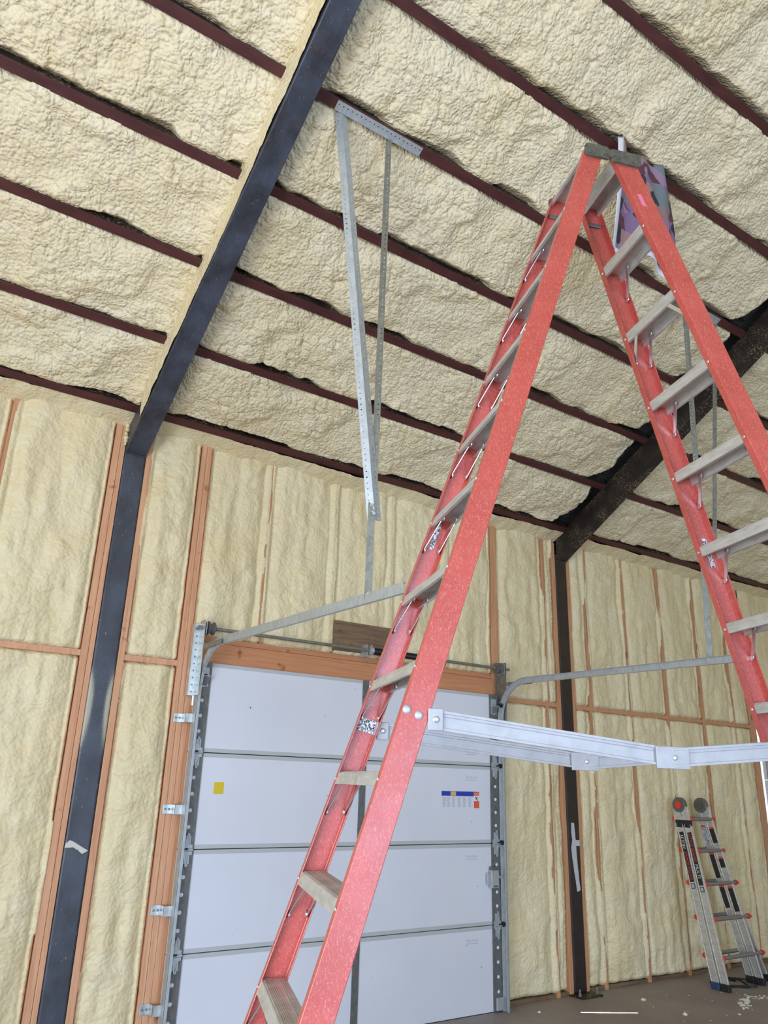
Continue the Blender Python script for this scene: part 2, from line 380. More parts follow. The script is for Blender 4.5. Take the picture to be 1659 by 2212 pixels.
# roof: dark deck in view, plain foamed slope beyond the ridge
m = MB()
p = [roof(XL, .35, -.13), roof(XR, .35, -.13), roof(XR, YR, -.13), roof(XL, YR, -.13)]
m.add(p + [q + Vector((0, 0, .04)) for q in p], [(0, 1, 2, 3), (7, 6, 5, 4), (0, 4, 5, 1), (1, 5, 6, 2), (2, 6, 7, 3), (3, 7, 4, 0)])
ceiling = m.build('ceiling', 'dark backing', kind='structure')
zr = roof(0, YR, -.05).z; ze = zr - (YR - YB) * RS
m = MB(); p = [Vector((XL, YR, zr)), Vector((XR, YR, zr)), Vector((XR, YB - .1, ze)), Vector((XL, YB - .1, ze))]
m.add(p + [q + Vector((0, 0, .2)) for q in p], [(0, 1, 2, 3), (7, 6, 5, 4), (0, 4, 5, 1), (1, 5, 6, 2), (2, 6, 7, 3), (3, 7, 4, 0)])
m.build('foam_panel', 'wall foam', ceiling)

# ------------------------------------------------------------ ceiling foam between the purlins
PW = .062                                                  # purlin flange width
def ss(x, a, b): t = np.clip((x - a) / (b - a), 0, 1); return t * t * (3 - 2 * t)
def ceil_panel(x0, x1, k, res, leftr, rightr):
    """bay between purlin k (lower) and k+1 (upper)"""
    y0 = PY[k]; s0 = PW / 2 - .004; s1 = (PY[k] - PY[k + 1]) * LN - PW / 2 + .006
    if k < 0: pass
    nx = int((x1 - x0) / res); ny = int((s1 - s0) / res)
    a = np.linspace(x0, x1, nx); b = np.linspace(s0, s1, ny); A, B = np.meshgrid(a, b); A = A.ravel(); B = B.ravel()
    gb = B + k * .61
    hgt = foam_relief(A, gb, 40, 2.3, 1.15)
    L = s1 - s0; u = B - s0
    low = fbm(A * 3.1, np.full_like(A, k * 7.3), 5, 3)        # how ragged the lower edge is along the bay
    edge = .018 + .040 * ss(low, .42, .72) + .014 * fbm(A * 30, gb * 30, 9, 2)
    edge = edge * (1.0 if k > 0 else .6)
    rec = -.020 + .008 * np.sin(np.pi * u / L) - .02 * ss(u / L, .0, 1)*0
    rec = rec - (.085 * (1 - ss(u, .0, edge)) * (.12 + .88 * ss(low, .40, .62)))   # dark gap above each purlin
    rec = rec - .02 * (1 - ss(L - u, 0, .035))
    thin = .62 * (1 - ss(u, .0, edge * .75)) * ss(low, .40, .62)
    if leftr:
        rec = rec - .03 * (1 - ss(A - x0, 0, .10)); 
    if rightr:                                              # rounded ends that stop short of the right rafter
        cr = .20 * (1 - np.sqrt(np.clip(u / .22, 0, 1))) + .03 + .10 * fbm(gb * 5, A * 2, 77, 3)
        e = x1 - A; q = 1 - ss(e, cr * .5, cr + .07)
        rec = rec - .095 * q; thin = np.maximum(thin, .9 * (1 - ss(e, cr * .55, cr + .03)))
        hgt = hgt * (1 - .6 * q)
    hgt = hgt * (.5 + .5 * ss(u, 0, .05))
    off = np.maximum(rec + hgt, -.122)
    base_p = np.stack([A, y0 + B * UP_D.y, PZ - RS * y0 + B * UP_D.z], 1)
    P = base_p + np.outer(off, np.array(NRM))
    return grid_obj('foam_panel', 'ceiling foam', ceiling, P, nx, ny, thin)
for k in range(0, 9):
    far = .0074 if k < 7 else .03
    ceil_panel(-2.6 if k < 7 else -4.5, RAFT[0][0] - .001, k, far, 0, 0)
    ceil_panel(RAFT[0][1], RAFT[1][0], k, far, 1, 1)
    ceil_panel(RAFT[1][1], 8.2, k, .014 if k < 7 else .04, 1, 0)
for (xa, xb) in ((XL, RAFT[0][0]), (RAFT[0][1], RAFT[1][0]), (RAFT[1][1], XR)):   # eave strip between wall top and first purlin
    nx = int((xb - xa) / .012); ny = 16
    A, B = np.meshgrid(np.linspace(xa, xb, nx), np.linspace(0, 1, ny)); A = A.ravel(); B = B.ravel()
    y = PY[0] + .028 + B * (.17 - .028 - PY[0] - .0)
    off = -.008 - .03 * B + 1.0 * foam_relief(A, B * .2, 90, .9) + .012 * fbm(A * 9, B, 14, 3)
    P = np.stack([A, y, PZ - RS * y], 1) + np.outer(off, np.array(NRM))
    grid_obj('foam_panel', 'wall foam', ceiling, P, nx, ny, np.zeros(len(A)))
# far, unseen-edge parts of the bays
for k in range(0, 7):
    nx, ny = 40, 12
    for xa, xb in ((-4.5, -2.6), (8.2, XR)):
        A, B = np.meshgrid(np.linspace(xa, xb, nx), np.linspace(.03, .58, ny)); A = A.ravel(); B = B.ravel()
        P = np.stack([A, PY[k] + B * UP_D.y, PZ - RS * PY[k] + B * UP_D.z], 1) + np.outer(-.03 + foam_relief(A, B + k, 33), np.array(NRM))
        grid_obj('foam_panel', 'ceiling foam', ceiling, P, nx, ny, np.zeros(len(A)))
# foam ledge troweled against the left side of the left rafter
def side_strip(x, y0, y1, z_lo, z_hi, out):
    n = int(abs(y1 - y0) * LN / .012); ny = 14
    Y, B = np.meshgrid(np.linspace(y0, y1, n), np.linspace(0, 1, ny)); Y = Y.ravel(); B = B.ravel()
    lo = z_lo + .012 * fbm(Y * 6, B * 0 + 3, 21, 2) + .008 * fbm(Y * 40, B * 0, 8, 2)
    offz = lo + (z_hi - lo) * B
    X = x - out * (.003 + .006 * B + .35 * np.maximum(foam_relief(Y, B * .2, 61, 1.4), -.004))
    P = np.stack([X, Y, PZ - RS * Y - offz], 1)
    grid_obj('foam_strip', 'ceiling foam', ceiling, P, n, ny, np.zeros(len(Y)))
side_strip(RAFT[0][0], -.22, -4.4, .165, -.05, 1)

# ------------------------------------------------------------ wall: studs, girts, foam
SY = .06                                                   # front of the studs
def stud(x0, x1, z0, z1, m='stud wood', y=SY, name='stud'):
    return MB().box((x0, y, z0), (x1, .2, z1)).build(name, m, wall_back, bevel=.002)
ZT = 4.17
# (centre x, z range, exposure 0..1)
STUDS = [(-4.2, 0, .2), (-3.6, 0, .2), (-2.98, 0, .2), (-2.36, 0, .2), (-1.55, 0, .25), (-.86, 0, .38), (1.065, 2.64, .22), (1.68, 2.64, .2), (2.258, 2.64, .1), (2.86, 2.64, .15),
         (4.095, 0, .5), (4.70, 0, .42), (5.295, 0, .5), (5.905, 0, .5), (6.54, 0, .55), (7.11, 0, .5), (8.3, 2.6, .3), (9.0, 2.6, .3)]
for x, z, e in STUDS: stud(x - .019, x + .019, z, ZT)
stud(-.190, -.146, 0, ZT - .02, 'jamb wood'); stud(-.144, -.1115, 0, ZT - .02, 'jamb wood', .055)
stud(.050, .094, 0, ZT - .1, 'jamb wood')
stud(.466, .503, 0, ZT, 'jamb wood'); stud(.505, .545, 0, ZT, 'jamb wood', .058); stud(.547, .601, 0, 2.44, 'jamb wood', .062)
stud(3.40, 3.437, 2.44, ZT); stud(3.439, 3.478, 0, ZT); stud(3.40, 3.437, 0, 2.44, 'stud wood', .075)
stud(4.232, 4.279, 0, 4.05, 'stud wood'); stud(4.436, 4.474, 0, 4.0, 'stud wood')
stud(7.44, 7.478, 0, ZT); stud(7.48, 7.55, 0, 2.5)
for a, b in ((-4.4, -3.62), (-3.58, -3), (-2.96, -2.38), (-2.34, -1.57), (-1.53, -.88), (-.84, -.191), (.095, .465), (3.479, 4.075), (4.115, 4.231), (4.475, 4.68), (4.72, 5.275), (5.315, 5.885), (5.925, 6.52), (6.56, 7.09), (7.13, 7.439)):
    stud(a, b, 2.398, 2.437, 'stud wood' if a > 3 else 'jamb wood', name='blocking')
for a, b in ((XL, -.191), (.095, .465), (3.479, 4.231), (4.475, 7.439)): stud(a, b, 0, .03, 'weathered board', .075, name='sill_plate')
MB().box((.586, .045, 2.445), (3.399, .085, 2.585)).build('header_board', 'header wood', wall_back, bevel=.002)
MB().box((.586, .06, 2.589), (3.399, .2, 2.628)).build('header_board', 'header wood', wall_back, bevel=.002)
MB().box((.60, .086, 2.445), (3.39, .19, 2.585)).build('header_board', 'header wood', wall_back)
MB().box((7.55, .05, 2.445), (9.8, .2, 2.6)).build('header_board', 'header wood', wall_back)
MB().box((1.702, .03, 2.655), (2.325, .058, 2.892)).build('bearing_board', 'weathered board', wall_back, bevel=.003)

def wall_panel(x0, x1, z0, z1, ex0, ex1, ovl0=.019, ovl1=.019, seed=0, res=.0125, smooth=.62):
    """foam between two studs; ex = how bare the stud at each side stays"""
    xa, xb = x0 - ovl0, x1 + ovl1
    nx = max(8, int((xb - xa) / res)); nz = max(8, int((z1 - z0) / res))
    a = np.linspace(xa, xb, nx); b = np.linspace(z0, z1, nz); A, B = np.meshgrid(a, b); A = A.ravel(); B = B.ravel()
    h = .95 * foam_relief(A, B, 140 + seed, smooth, .85)
    h = h + .040 * (fbm(A * 5.5, B * 1.3, 200 + seed, 2) - .5) + .026 * (fbm(A * 14, B * 2.6, 300 + seed, 2) - .5)   # vertical runs
    u0 = A - x0; u1 = x1 - A
    d = np.minimum(u0, u1)
    y = SY + .020 - h - .022 * ss(d, .0, .12) + .012 * (1 - ss(d, .02, .06)); wd_ = np.zeros(len(A))
    for uu, ex, sd in ((u0, ex0, 1), (u1, ex1, 2)):
        n = fbm(B * 1.5 + sd * 3.3 + x0, B * 0 + seed * .7, 400 + sd * 7, 3)
        cov = ss(n, ex - .13, ex + .13)
        enc = -.004 + .026 * cov + .005 * (fbm(B * 16, B * 0 + sd, 430 + sd, 2) - .5)
        bare = 1 - ss(uu, -enc - .002, -enc + .003)
        w = 1 - ss(uu, .002, .034)
        ridge = SY - .001 - .004 * cov - .3 * np.minimum(h, .012)
        wd_ = np.maximum(wd_, (1 - ss(uu, -enc + .002, -enc + .022)) * (1 - .75 * cov))
        y = y * (1 - w) + ridge * w
        y = np.where(bare > .5, SY + .03, y)
    ez = np.minimum(B - z0, z1 - B); y = y + .03 * (1 - ss(ez, .0, .022))
    P = np.stack([A, y, B], 1)
    return grid_obj('foam_panel', 'wall foam', wall_back, P, nx, nz, np.zeros(len(A)), wd_)
edges = [(-1.53, -.88, .5, .5), (-.84, -.191, .42, .9), (.095, .465, .55, .85), (3.479, 4.075, .8, .5), (4.115, 4.231, .5, .8), (4.475, 4.68, .8, .45), (4.72, 5.275, .42, .5), (5.315, 5.885, .5, .5), (5.925, 6.52, .5, .5), (6.56, 7.09, .5, .5), (7.13, 7.439, .5, .9)]
for i, (a, b, e0, e1) in enumerate(edges):
    o0 = .019 if e0 < .7 else 0; o1 = .019 if e1 < .7 else 0
    r = .0105 if a < 2 else .0125
    wall_panel(a, b, .036, 2.400, e0, e1, o0, o1, i * 3, r, .75)
    wall_panel(a, b, 2.435, 4.19, e0 + .02, e1 + .02, o0, o1, i * 3 + 1, r, .85)
for i, (a, b, e0, e1) in enumerate([(.546, 1.046, .9, .36), (1.084, 1.661, .36, .3), (1.699, 2.239, .3, .1), (2.277, 2.841, .1, .2), (2.879, 3.40, .2, .9)]):
    wall_panel(a, b, 2.626, 4.19, e0, e1, .019 if e0 < .7 else 0, .019 if e1 < .7 else 0, 60 + i * 3, .0105, .85)
for i, (a, b) in enumerate([(-4.5, -3.6), (-3.6, -2.98), (-2.98, -2.36), (-2.36, -1.57)]): wall_panel(a + .02, b - .02, .036, 4.19, .5, .5, .02, .02, 90 + i, .05)
wall_panel(7.48, XR, 2.6, 4.19, .5, .5, 0, 0, 98, .03)

# ------------------------------------------------------------ columns and rafters
def column(i, x0, x1, label):
    t = thing('steel_column', ((x0 + x1) / 2, .12, 0), label, 'column')
    ins = .012
    m = MB().box((x0, .05, .014), (x1, .192, 4.06 if i == 0 else 3.93))
    m.build('post', 'dusted steel' if i == 0 else 'brown steel', t, bevel=.012)
    b = MB().box((x0 - .05, -.075, .0), (x1 + .055, .19, .014)); b.build('base_plate', 'spattered steel', t, bevel=.002)
    for x in (x0 - .028, x1 + .03):
        q = MB().cyl((x, -.03, .014), (x, -.03, .036), .013, 6).cyl((x, -.03, .036), (x, -.03, .066), .008, 8); q.build('anchor_bolt', 'galvanized dull', t)
    return t
column(0, *COLS[0], 'black steel column at the left, in front of the foam wall, with torn tape')
column(1, *COLS[1], 'dark brown steel column right of the overhead door, standing on a base plate')
def rafter(i, x0, x1, label):
    zb = lambda y: 3.867 - .575 * (y - .05)
    t = thing('steel_rafter', ((x0 + x1) / 2, .05, zb(.05)), label, 'beam')
    y0, y1, dp = (.05 if i == 0 else .05), YR, .225
    p = [Vector((x, y, zb(y) + h)) for y in (y0, y1) for (x, h) in ((x0, 0), (x1, 0), (x1, dp), (x0, dp))]
    m = MB().sweep([p[:4], p[4:]]); m.build('beam', 'mill scale steel' if i == 0 else 'spattered steel', t, bevel=.006)
    w = MB()
    for k in range(15): 
        x = x0 + (x1 - x0) * (k + .5) / 15; w.disc((x, y0 - .002, zb(y0) - .003 + random.uniform(-.002, .002)), (0, -.6, -.8), .007, .006, 7, True)
    w.build('weld_bead', 'mill scale steel', t, kind='stuff')
rafter(0, *RAFT[0], 'blue-black steel rafter rising from the left column')
rafter(1, *RAFT[1], 'soot-dark foam-spattered steel rafter rising from the right column')

# ------------------------------------------------------------ purlins
ORD = ['lowest', 'second', 'third', 'fourth', 'fifth', 'sixth', 'seventh', 'eighth', 'ninth']
def purlin(k, x0, x1, bay):
    y = PY[k]; c = roof((x0 + x1) / 2, y, 0)
    t = thing('roof_purlin', c, f'{ORD[k]} dark red purlin up from the eave in the {bay} roof bay', 'purlin', f'purlins of the {bay} roof bay')
    h = PW / 2; d = .105; th = .004
    prof = [(-h, 0), (h, 0), (h, .02), (h - th, .02), (h - th, th), (-h + th, th), (-h + th, d - th), (h, d - th), (h, d), (-h, d)]
    # open C section, web on the downslope side; v runs up into the roof
    pl = [(-a, b) for a, b in prof] if False else prof
    rings = [[Vector((x, y, PZ - RS * y)) - UP_D * a * -1 * -1 + (-NRM) * b for a, b in pl] for x in (x0, x1)]
    MB().sweep(rings).build('channel', 'red primer', t, bevel=.003)
    MB().sweep([[Vector((x, y, PZ - RS * y)) + UP_D * a + (-NRM) * b for a, b in ((h - .003, .012), (h + .001, .012), (h + .001, d), (h - .003, d))] for x in (x0, x1)]).build('web', 'spattered steel', t)
    return t
for k in range(8):
    if k < 6: purlin(k, XL, -.112 if k else -.1, 'left')
    purlin(k, .05, 4.286, 'middle')
    if k < 7: purlin(k, 4.44, XR, 'right')
# little bridging tabs where the left purlins meet the rafter
for k in range(1, 5):
    c = roof(-.10, PY[k], 0)
# ------------------------------------------------------------ overhead door
door = thing('door_1', (2.0, .025, 0), None, None, kind='structure')
for s in range(1, 4): MB().box((.605, .016, s * .61 - .03), (3.395, .06, s * .61 + .03)).build('joint_seal', 'dark backing', door)
HS = .61
for s in range(4):
    z0 = s * HS + .003; z1 = (s + 1) * HS - .003
    sec = MB().box((.602, .002, z0), (3.397, .045, z1)).build('door_section', 'door white', door, bevel=.002)
    off = parent_loc(sec)
    for zz in ((z0, z0 + .026), (z1 - .026, z1)):
        if (s == 0 and zz[0] == z0): continue
        MB().box((.70, .0, zz[0]), (3.30, .0025, zz[1])).build('section_rail', 'door seam', sec, bevel=.001)
    for a, b in ((.600, .6965), (1.972, 2.026), (3.3025, 3.399)):
        MB().box((a, -.008, z0), (b, .002, z1)).build('stile', 'door stile', sec, bevel=.001)
    for x in (.645, 3.352):
        for q in range(4):
            MB().disc((x, -.008, z0 + .135 + q * .103), (0, -1, 0), .0125, .0012, 12).build('stile_hole', 'white disc', sec)
    # small printed marks
    if s < 3 or s == 3:
        t = MB(); zt = z1 - .10 if s < 3 else z0 + .10
        text_mb(t, 'Thor-R-Lite', .026, (3.03, -.0036 + .001, zt), (1, 0, 0), (0, 0, 1)); 
        t.add([(3.03, .0008, zt - .016), (3.15, .0008, zt - .016), (3.15, .0008, zt - .012), (3.03, .0008, zt - .012)], [(0, 1, 2, 3)])
        t.v = [Vector((v.x, .0008, v.z)) for v in t.v]
        t.build('print', 'grey print', sec)
def sheet(x0, x1, z0, z1, y, m, name, par, th=.0008):
    return MB().box((x0, y - th, z0), (x1, y, z1)).build(name, m, par)
sheet(.800, .872, 1.565, 1.642, .0018, 'yellow label', 'sticker', door).__setitem__('label', 'small yellow sticker')
lb = sheet(2.775, 3.175, 1.50, 1.618, .0018, 'door white', 'warning_label', door, .0006)
lb['label'] = 'printed warning label with blue bar and red panel'
sheet(2.775, 3.118, 1.585, 1.622, .0011, 'blue print', 'print', lb); sheet(2.87, 2.925, 1.588, 1.619, .0002, 'amber print', 'print', lb)
sheet(3.12, 3.178, 1.590, 1.622, .0011, 'orange print', 'print', lb); sheet(3.12, 3.178, 1.493, 1.548, .0011, 'orange print', 'print', lb); sheet(3.12, 3.178, 1.548, 1.590, .0011, 'white print', 'print', lb)
m = MB()
for c0 in (2.787, 2.832, 2.885, 2.945, 3.0, 3.058):
    for r in range(13): m.box((c0, .0004, 1.575 - r * .0062), (c0 + .036 - .012 * random.random(), .0010, 1.578 - r * .0062))
m.build('print', 'grey print', lb, kind='stuff')
m = MB().bar((3.135, .0, 1.583), (3.160, .0, 1.553), .007, .0006, (1, 0, 1)); m.bar((3.160, .0, 1.580), (3.138, .0, 1.560), .005, .0006, (1, 0, -1)); m.build('print', 'black print', lb)
m = MB(); text_mb(m, 'WARNING', .0105, (3.123, -.0001, 1.601), (1, 0, 0), (0, 0, 1)); m.build('print', 'white print', lb)
for a, b in (((.586, .0465, 0), (.66, .061, 2.14)), ((3.34, .0465, 0), (3.40, .074, .88)), ((3.34, .0465, 1.0), (3.40, .074, 1.46)), ((3.34, .0465, 1.60), (3.40, .074, 2.45)), ((.66, .0465, 2.38), (3.34, .061, 2.45)), ((3.39, .0465, 0), (3.402, .074, 2.45))):
    MB().box(a, b).build('door_stop', 'stud wood', wall_back)
# hinges with rollers
def hinge(x, z, sx):
    m = MB()
    m.box((x - .035, -.018, z - .030), (x + .035, -.008, z + .030))
    for sg in (-1, 1):
        m.box((x - .022, -.014, z + sg * .03 - .001), (x + .022, -.008, z + sg * .085))  if sg > 0 else m.box((x - .022, -.014, z - .085), (x + .022, -.008, z - .029))
        m.bar((x - .018, -.016, z + sg * .028), (x - .004, -.022, z + sg * .098), .007, .007, (0, 1, 0))
        m.bar((x + .018, -.016, z + sg * .028), (x + .004, -.022, z + sg * .098), .007, .007, (0, 1, 0))
        m.disc((x, -.014, z + sg * .095), (0, -1, 0), .008, .008, 8)
    m.cyl((x - .036, -.024, z), (x + .036, -.024, z), .009, 10)
    h = m.build('hinge', 'galvanized', door)
    xr = (.607 if sx < 0 else 3.392)
    r = MB().cyl((x, -.034, z + .006), (xr, -.034, z + .006), .005, 8).cyl((xr - .004, -.034, z + .006), (xr + .005, -.034, z + .006), .019, 14)
    r.build('roller', 'black rubber', h, smooth=True)
for z in (HS, 2 * HS, 3 * HS):
    hinge(.648, z, -1); hinge(3.348, z, 1); 
for x, sx in ((.648, -1), (3.348, 1)):
    m = MB().box((x - .03, -.012, 2.27), (x + .03, -.008, 2.40)); m.box((x - .026, -.062, 2.335), (x + .026, -.012, 2.339))
    m.add([(x - .026, -.06, 2.337), (x + .026, -.06, 2.337), (x + .02, -.012, 2.275), (x - .02, -.012, 2.275)], [(0, 1, 2, 3), (3, 2, 1, 0)])
    f = m.build('top_bracket', 'galvanized', door)
    xr = .606 if sx < 0 else 3.393
    MB().cyl((x, -.055, 2.345), (xr, -.055, 2.345), .005, 8).cyl((xr - .004, -.055, 2.345), (xr + .004, -.055, 2.345), .019, 14).build('roller', 'black rubber', f)
    MB().box((x - .03, -.03, .012), (x + .04, -.008, .10)).build('bottom_bracket', 'galvanized', door, bevel=.003)
lk = MB().box((3.265, -.045, .885), (3.345, -.008, 1.02)).box((3.235, -.03, .91), (3.265, -.012, 1.0)).box((3.345, -.028, .955), (3.395, -.02, .975)).build('slide_lock', 'galvanized', door, bevel=.004)
MB().box((3.27, -.052, 1.02), (3.335, -.012, 1.045)).cyl((3.285, -.05, .90), (3.325, -.05, .90), .006).build('latch_bar', 'hinge grey', lk)
MB().box((.602, .0, 0.0), (3.397, .04, .004)).build('bottom_seal', 'black rubber', door)

# ------------------------------------------------------------ door tracks
def track(x, sg, label):
    """sg=+1: web on the left (low x), open side facing +x"""
    t = thing('door_track', (x, -.03, 0), label, 'track')
    path = [(-.04, .0), (-.04, 2.22)]
    for i in range(1, 11):
        a = math.radians(90 * i / 10); path.append((-.36 + .32 * math.cos(a) , 2.22 + .32 * math.sin(a)))
    path += [(-2.46, 2.515)]
    rings = []; w = .026; fl = .02; th = .0022
    prof = [(-w, 0), (-w, fl), (-w + th, fl), (-w + th, th), (w - th, th), (w - th, fl), (w, fl), (w, 0)]
    for i, (y, z) in enumerate(path):
        a = Vector(path[max(i - 1, 0)]); b = Vector(path[min(i + 1, len(path) - 1)]); d = (b - a).normalized(); n = Vector((-d.y, d.x))
        rings.append([Vector((x + sg * q, y + n.x * p, z + n.y * p)) for p, q in prof])
    MB().sweep(rings).build('rail', 'galvanized', t, bevel=.0015)
    xo = x - sg * .003
    MB().box((min(xo, xo - sg * .003), -.066, .004), (max(xo, xo - sg * .003), -.012, 2.22)).build('wall_angle', 'galvanized', t)
    # flag bracket: tall angle carrying the shaft end
    xf = x - sg * .012
    m = MB().box((min(xf, xf - sg * .003), -.098, 2.20), (max(xf, xf - sg * .003), -.008, 2.72)).box((min(xf, xf - sg * .045), -.012, 2.20), (max(xf, xf - sg * .045), -.008 + .05, 2.70))
    fb = m.build('flag_bracket', 'galvanized bright' if sg > 0 else 'galvanized dull', t, bevel=.002)
    b = MB()
    for q in range(10): b.disc((xf - sg * .022, -.012, 2.225 + q * .048), (0, -1, 0), .006, .004, 8)
    b.build('bolt', 'galvanized dull', fb, kind='stuff')
    m = MB().box((min(xf, xf - sg * .003), -.42, 2.51), (max(xf, xf - sg * .003), -.10, 2.545)).build('horizontal_angle', 'galvanized dull', t)
    for z in (.32, .865, 1.465, 2.05):
        q = MB().box((x - sg * .066 if sg > 0 else x, -.004, z - .028), (x if sg > 0 else x + .066, .001 + .058, z + .028))
        if sg > 0:
            q = MB().box((x - .115, .047, z - .03), (x - .055, .0575, z + .03)); q.box((x - .058, .0, z - .03), (x - .054, .055, z + .03)); q.box((x - .056, -.02, z - .03), (x - .005, -.012, z + .03)); q.box((x-.056, -.02, z-.03), (x-.053, .02, z+.03))
            br = q.build('jamb_bracket', 'galvanized bright', t, bevel=.002)
            [MB().disc((x - k_, .047, z), (0, -1, 0), .008, .006, 6).build('bolt', 'galvanized dull', br) for k_ in (.098, .072)]
        else:
            q = MB().box((x + .005, -.03, z - .03), (x + .008, .06, z + .03)); q.build('jamb_bracket', 'galvanized', t)
    for k in range(9):
        y = -.6 - .2 * k
    return t
track(.592, 1, 'bright galvanized door track curving up and forward left of the overhead door')
track(3.412, -1, 'galvanized door track curving forward right of the overhead door')

# torsion shaft
SHY, SHZ = -.055, 2.668
ts = thing('torsion_shaft', (2.0, SHY, SHZ), 'grey torsion shaft with cable drums and spring above the overhead door', 'shaft')
MB().cyl((.545, SHY, SHZ), (3.50, SHY, SHZ), .0127, 14).build('shaft', 'galvanized dull', ts, smooth=True)
def lathe(mb, x0, prof, n=20):
    rings = []
    for dx, r in prof: rings.append([Vector((x0 + dx, SHY + r * math.cos(2 * math.pi * i / n), SHZ + r * math.sin(2 * math.pi * i / n))) for i in range(n)])
    return mb.sweep(rings)
for x0, s in ((.612, 1), (3.392, -1)):
    d = MB(); lathe(d, x0, [(0, .013), (0, .05), (s * .006, .05), (s * .012, .036), (s * .034, .033), (s * .040, .047), (s * .048, .047), (s * .05, .022), (s * .062, .022), (s * .062, .013)])
    d.build('cable_drum', 'hinge grey', ts, smooth=True)
    MB().box((x0 - s * .018 - .002, SHY - .038, SHZ - .05), (x0 - s * .018 + .002, SHY + .045, SHZ + .04)).build('end_bearing_plate', 'galvanized', ts, bevel=.001)
pr = [(0, .012)]
for k in range(150): pr += [(k * .0044, .024), (k * .0044 + .0022, .0265)]
pr += [(150 * .0044, .012)]
d = MB(); lathe(d, 2.02, pr, 14); d.build('torsion_spring', 'dark spring', ts, smooth=False)
m = MB(); lathe(m, 1.985, [(0, .013), (0, .034), (.012, .036), (.02, .028), (.034, .03), (.034, .013)])
for a in (35, 145, 215, 325):
    r = Vector((0, math.cos(math.radians(a)), math.sin(math.radians(a)))); m.bar(Vector((1.99, SHY, SHZ)) + r * .02, Vector((1.975, SHY, SHZ)) + r * .062, .014, .005, (1, 0, 0))
m.build('spring_cone', 'galvanized', ts, smooth=True)
MB().box((1.965, -.06, 2.62), (1.969, .03, 2.715)).build('center_bracket', 'galvanized', ts)

# ------------------------------------------------------------ perforated angle hangers
def perf(mb, p0, p1, side, w, pitch=.0305, r=.0042, edge_off=0.0):
    """one perforated flange from p0 to p1, growing along side by w, with real holes"""
    p0, p1, side = Vector(p0), Vector(p1), Vector(side); L = (p1 - p0).length; d = (p1 - p0) / L
    side = (side - d * side.dot(d)).normalized(); n = max(1, int(L / pitch)); st = L / n
    for i in range(n):
        o = p0 + d * st * i; c = o + d * st / 2 + side * (w * .62 if edge_off == 0 else edge_off)
        outer = [o, o + side * w / 2, o + side * w, o + side * w + d * st / 2, o + side * w + d * st, o + side * w / 2 + d * st, o + d * st, o + d * st / 2]
        inner = []
        for q in outer:
            v = q - c; v.normalize(); inner.append(c + v * r)
        mb.add(outer + inner, [(k, (k + 1) % 8, 8 + (k + 1) % 8, 8 + k) for k in range(8)])
def hanger(xa, xb, label, lead_left):
    Y = PY[4]; t = thing('perforated_hanger', roof((xa + xb) / 2, Y, 0), label, 'hanger')
    z = lambda x: 0
    a = roof(xa, Y, .004) - UP_D * .028; b = roof(xb, Y, .004) - UP_D * .028
    m = MB(); perf(m, a, b, UP_D, .052); perf(m, a, b, NRM - UP_D * 0, .022)
    m.build('top_angle', 'galvanized', t, solid=.002)
    return t
def leg(t, p0, p1, s1, s2, w1, w2, m_, name='brace_angle'):
    m = MB(); perf(m, p0, p1, s1, w1)
    if w2: perf(m, p0, p1, s2, w2)
    return m.build(name, m_, t, solid=.002)
HY = -2.15
hl = hanger(.222, .832, 'bright perforated steel hanger left of the tall ladder, holding the left door track', True)
cr = Vector((.825, -.5645, 0)); fw = Vector((-.5248, -.7843, 0))
leg(hl, (.262, -2.20, 5.365), (.628, -2.155, 2.925), (-.75, .66, .1), (.85, .2, 0), .040, .044, 'galvanized')
leg(hl, (.585, -2.19, 5.345), (.605, -2.135, 2.98), (1, -.35, 0), (0, 0, 0), .036, 0, 'galvanized dull')
leg(hl, (.592, -2.14, 3.02), (.589, -2.14, 2.512), (1, -.55, 0), (0, 0, 0), .037, 0, 'galvanized dull', 'drop_strap')
for c_ in ((.609, -2.165, 2.955), (.60, -2.16, 2.54), (.60, -2.155, 3.0)): MB().disc(c_, (-.3, -1, 0), .009, .008, 8).build('bolt', 'galvanized bright', hl)
hr = hanger(3.31, 3.925, 'dull perforated steel hanger seen behind the right side of the tall ladder', False)
leg(hr, (3.515, -2.20, 5.365), (3.425, -2.14, 2.50), (-.75, .6, 0), (.75, .45, 0), .038, .036, 'galvanized dull')
leg(hr, (3.875, -2.19, 5.345), (3.50, -2.14, 2.95), (1, -.4, 0), (0, 0, 0), .034, 0, 'galvanized dull')
for c_ in ((3.42, -2.165, 2.53), (3.50, -2.165, 3.0)): MB().disc(c_, (-.3, -1, 0), .009, .008, 8).build('bolt', 'galvanized bright', hr)

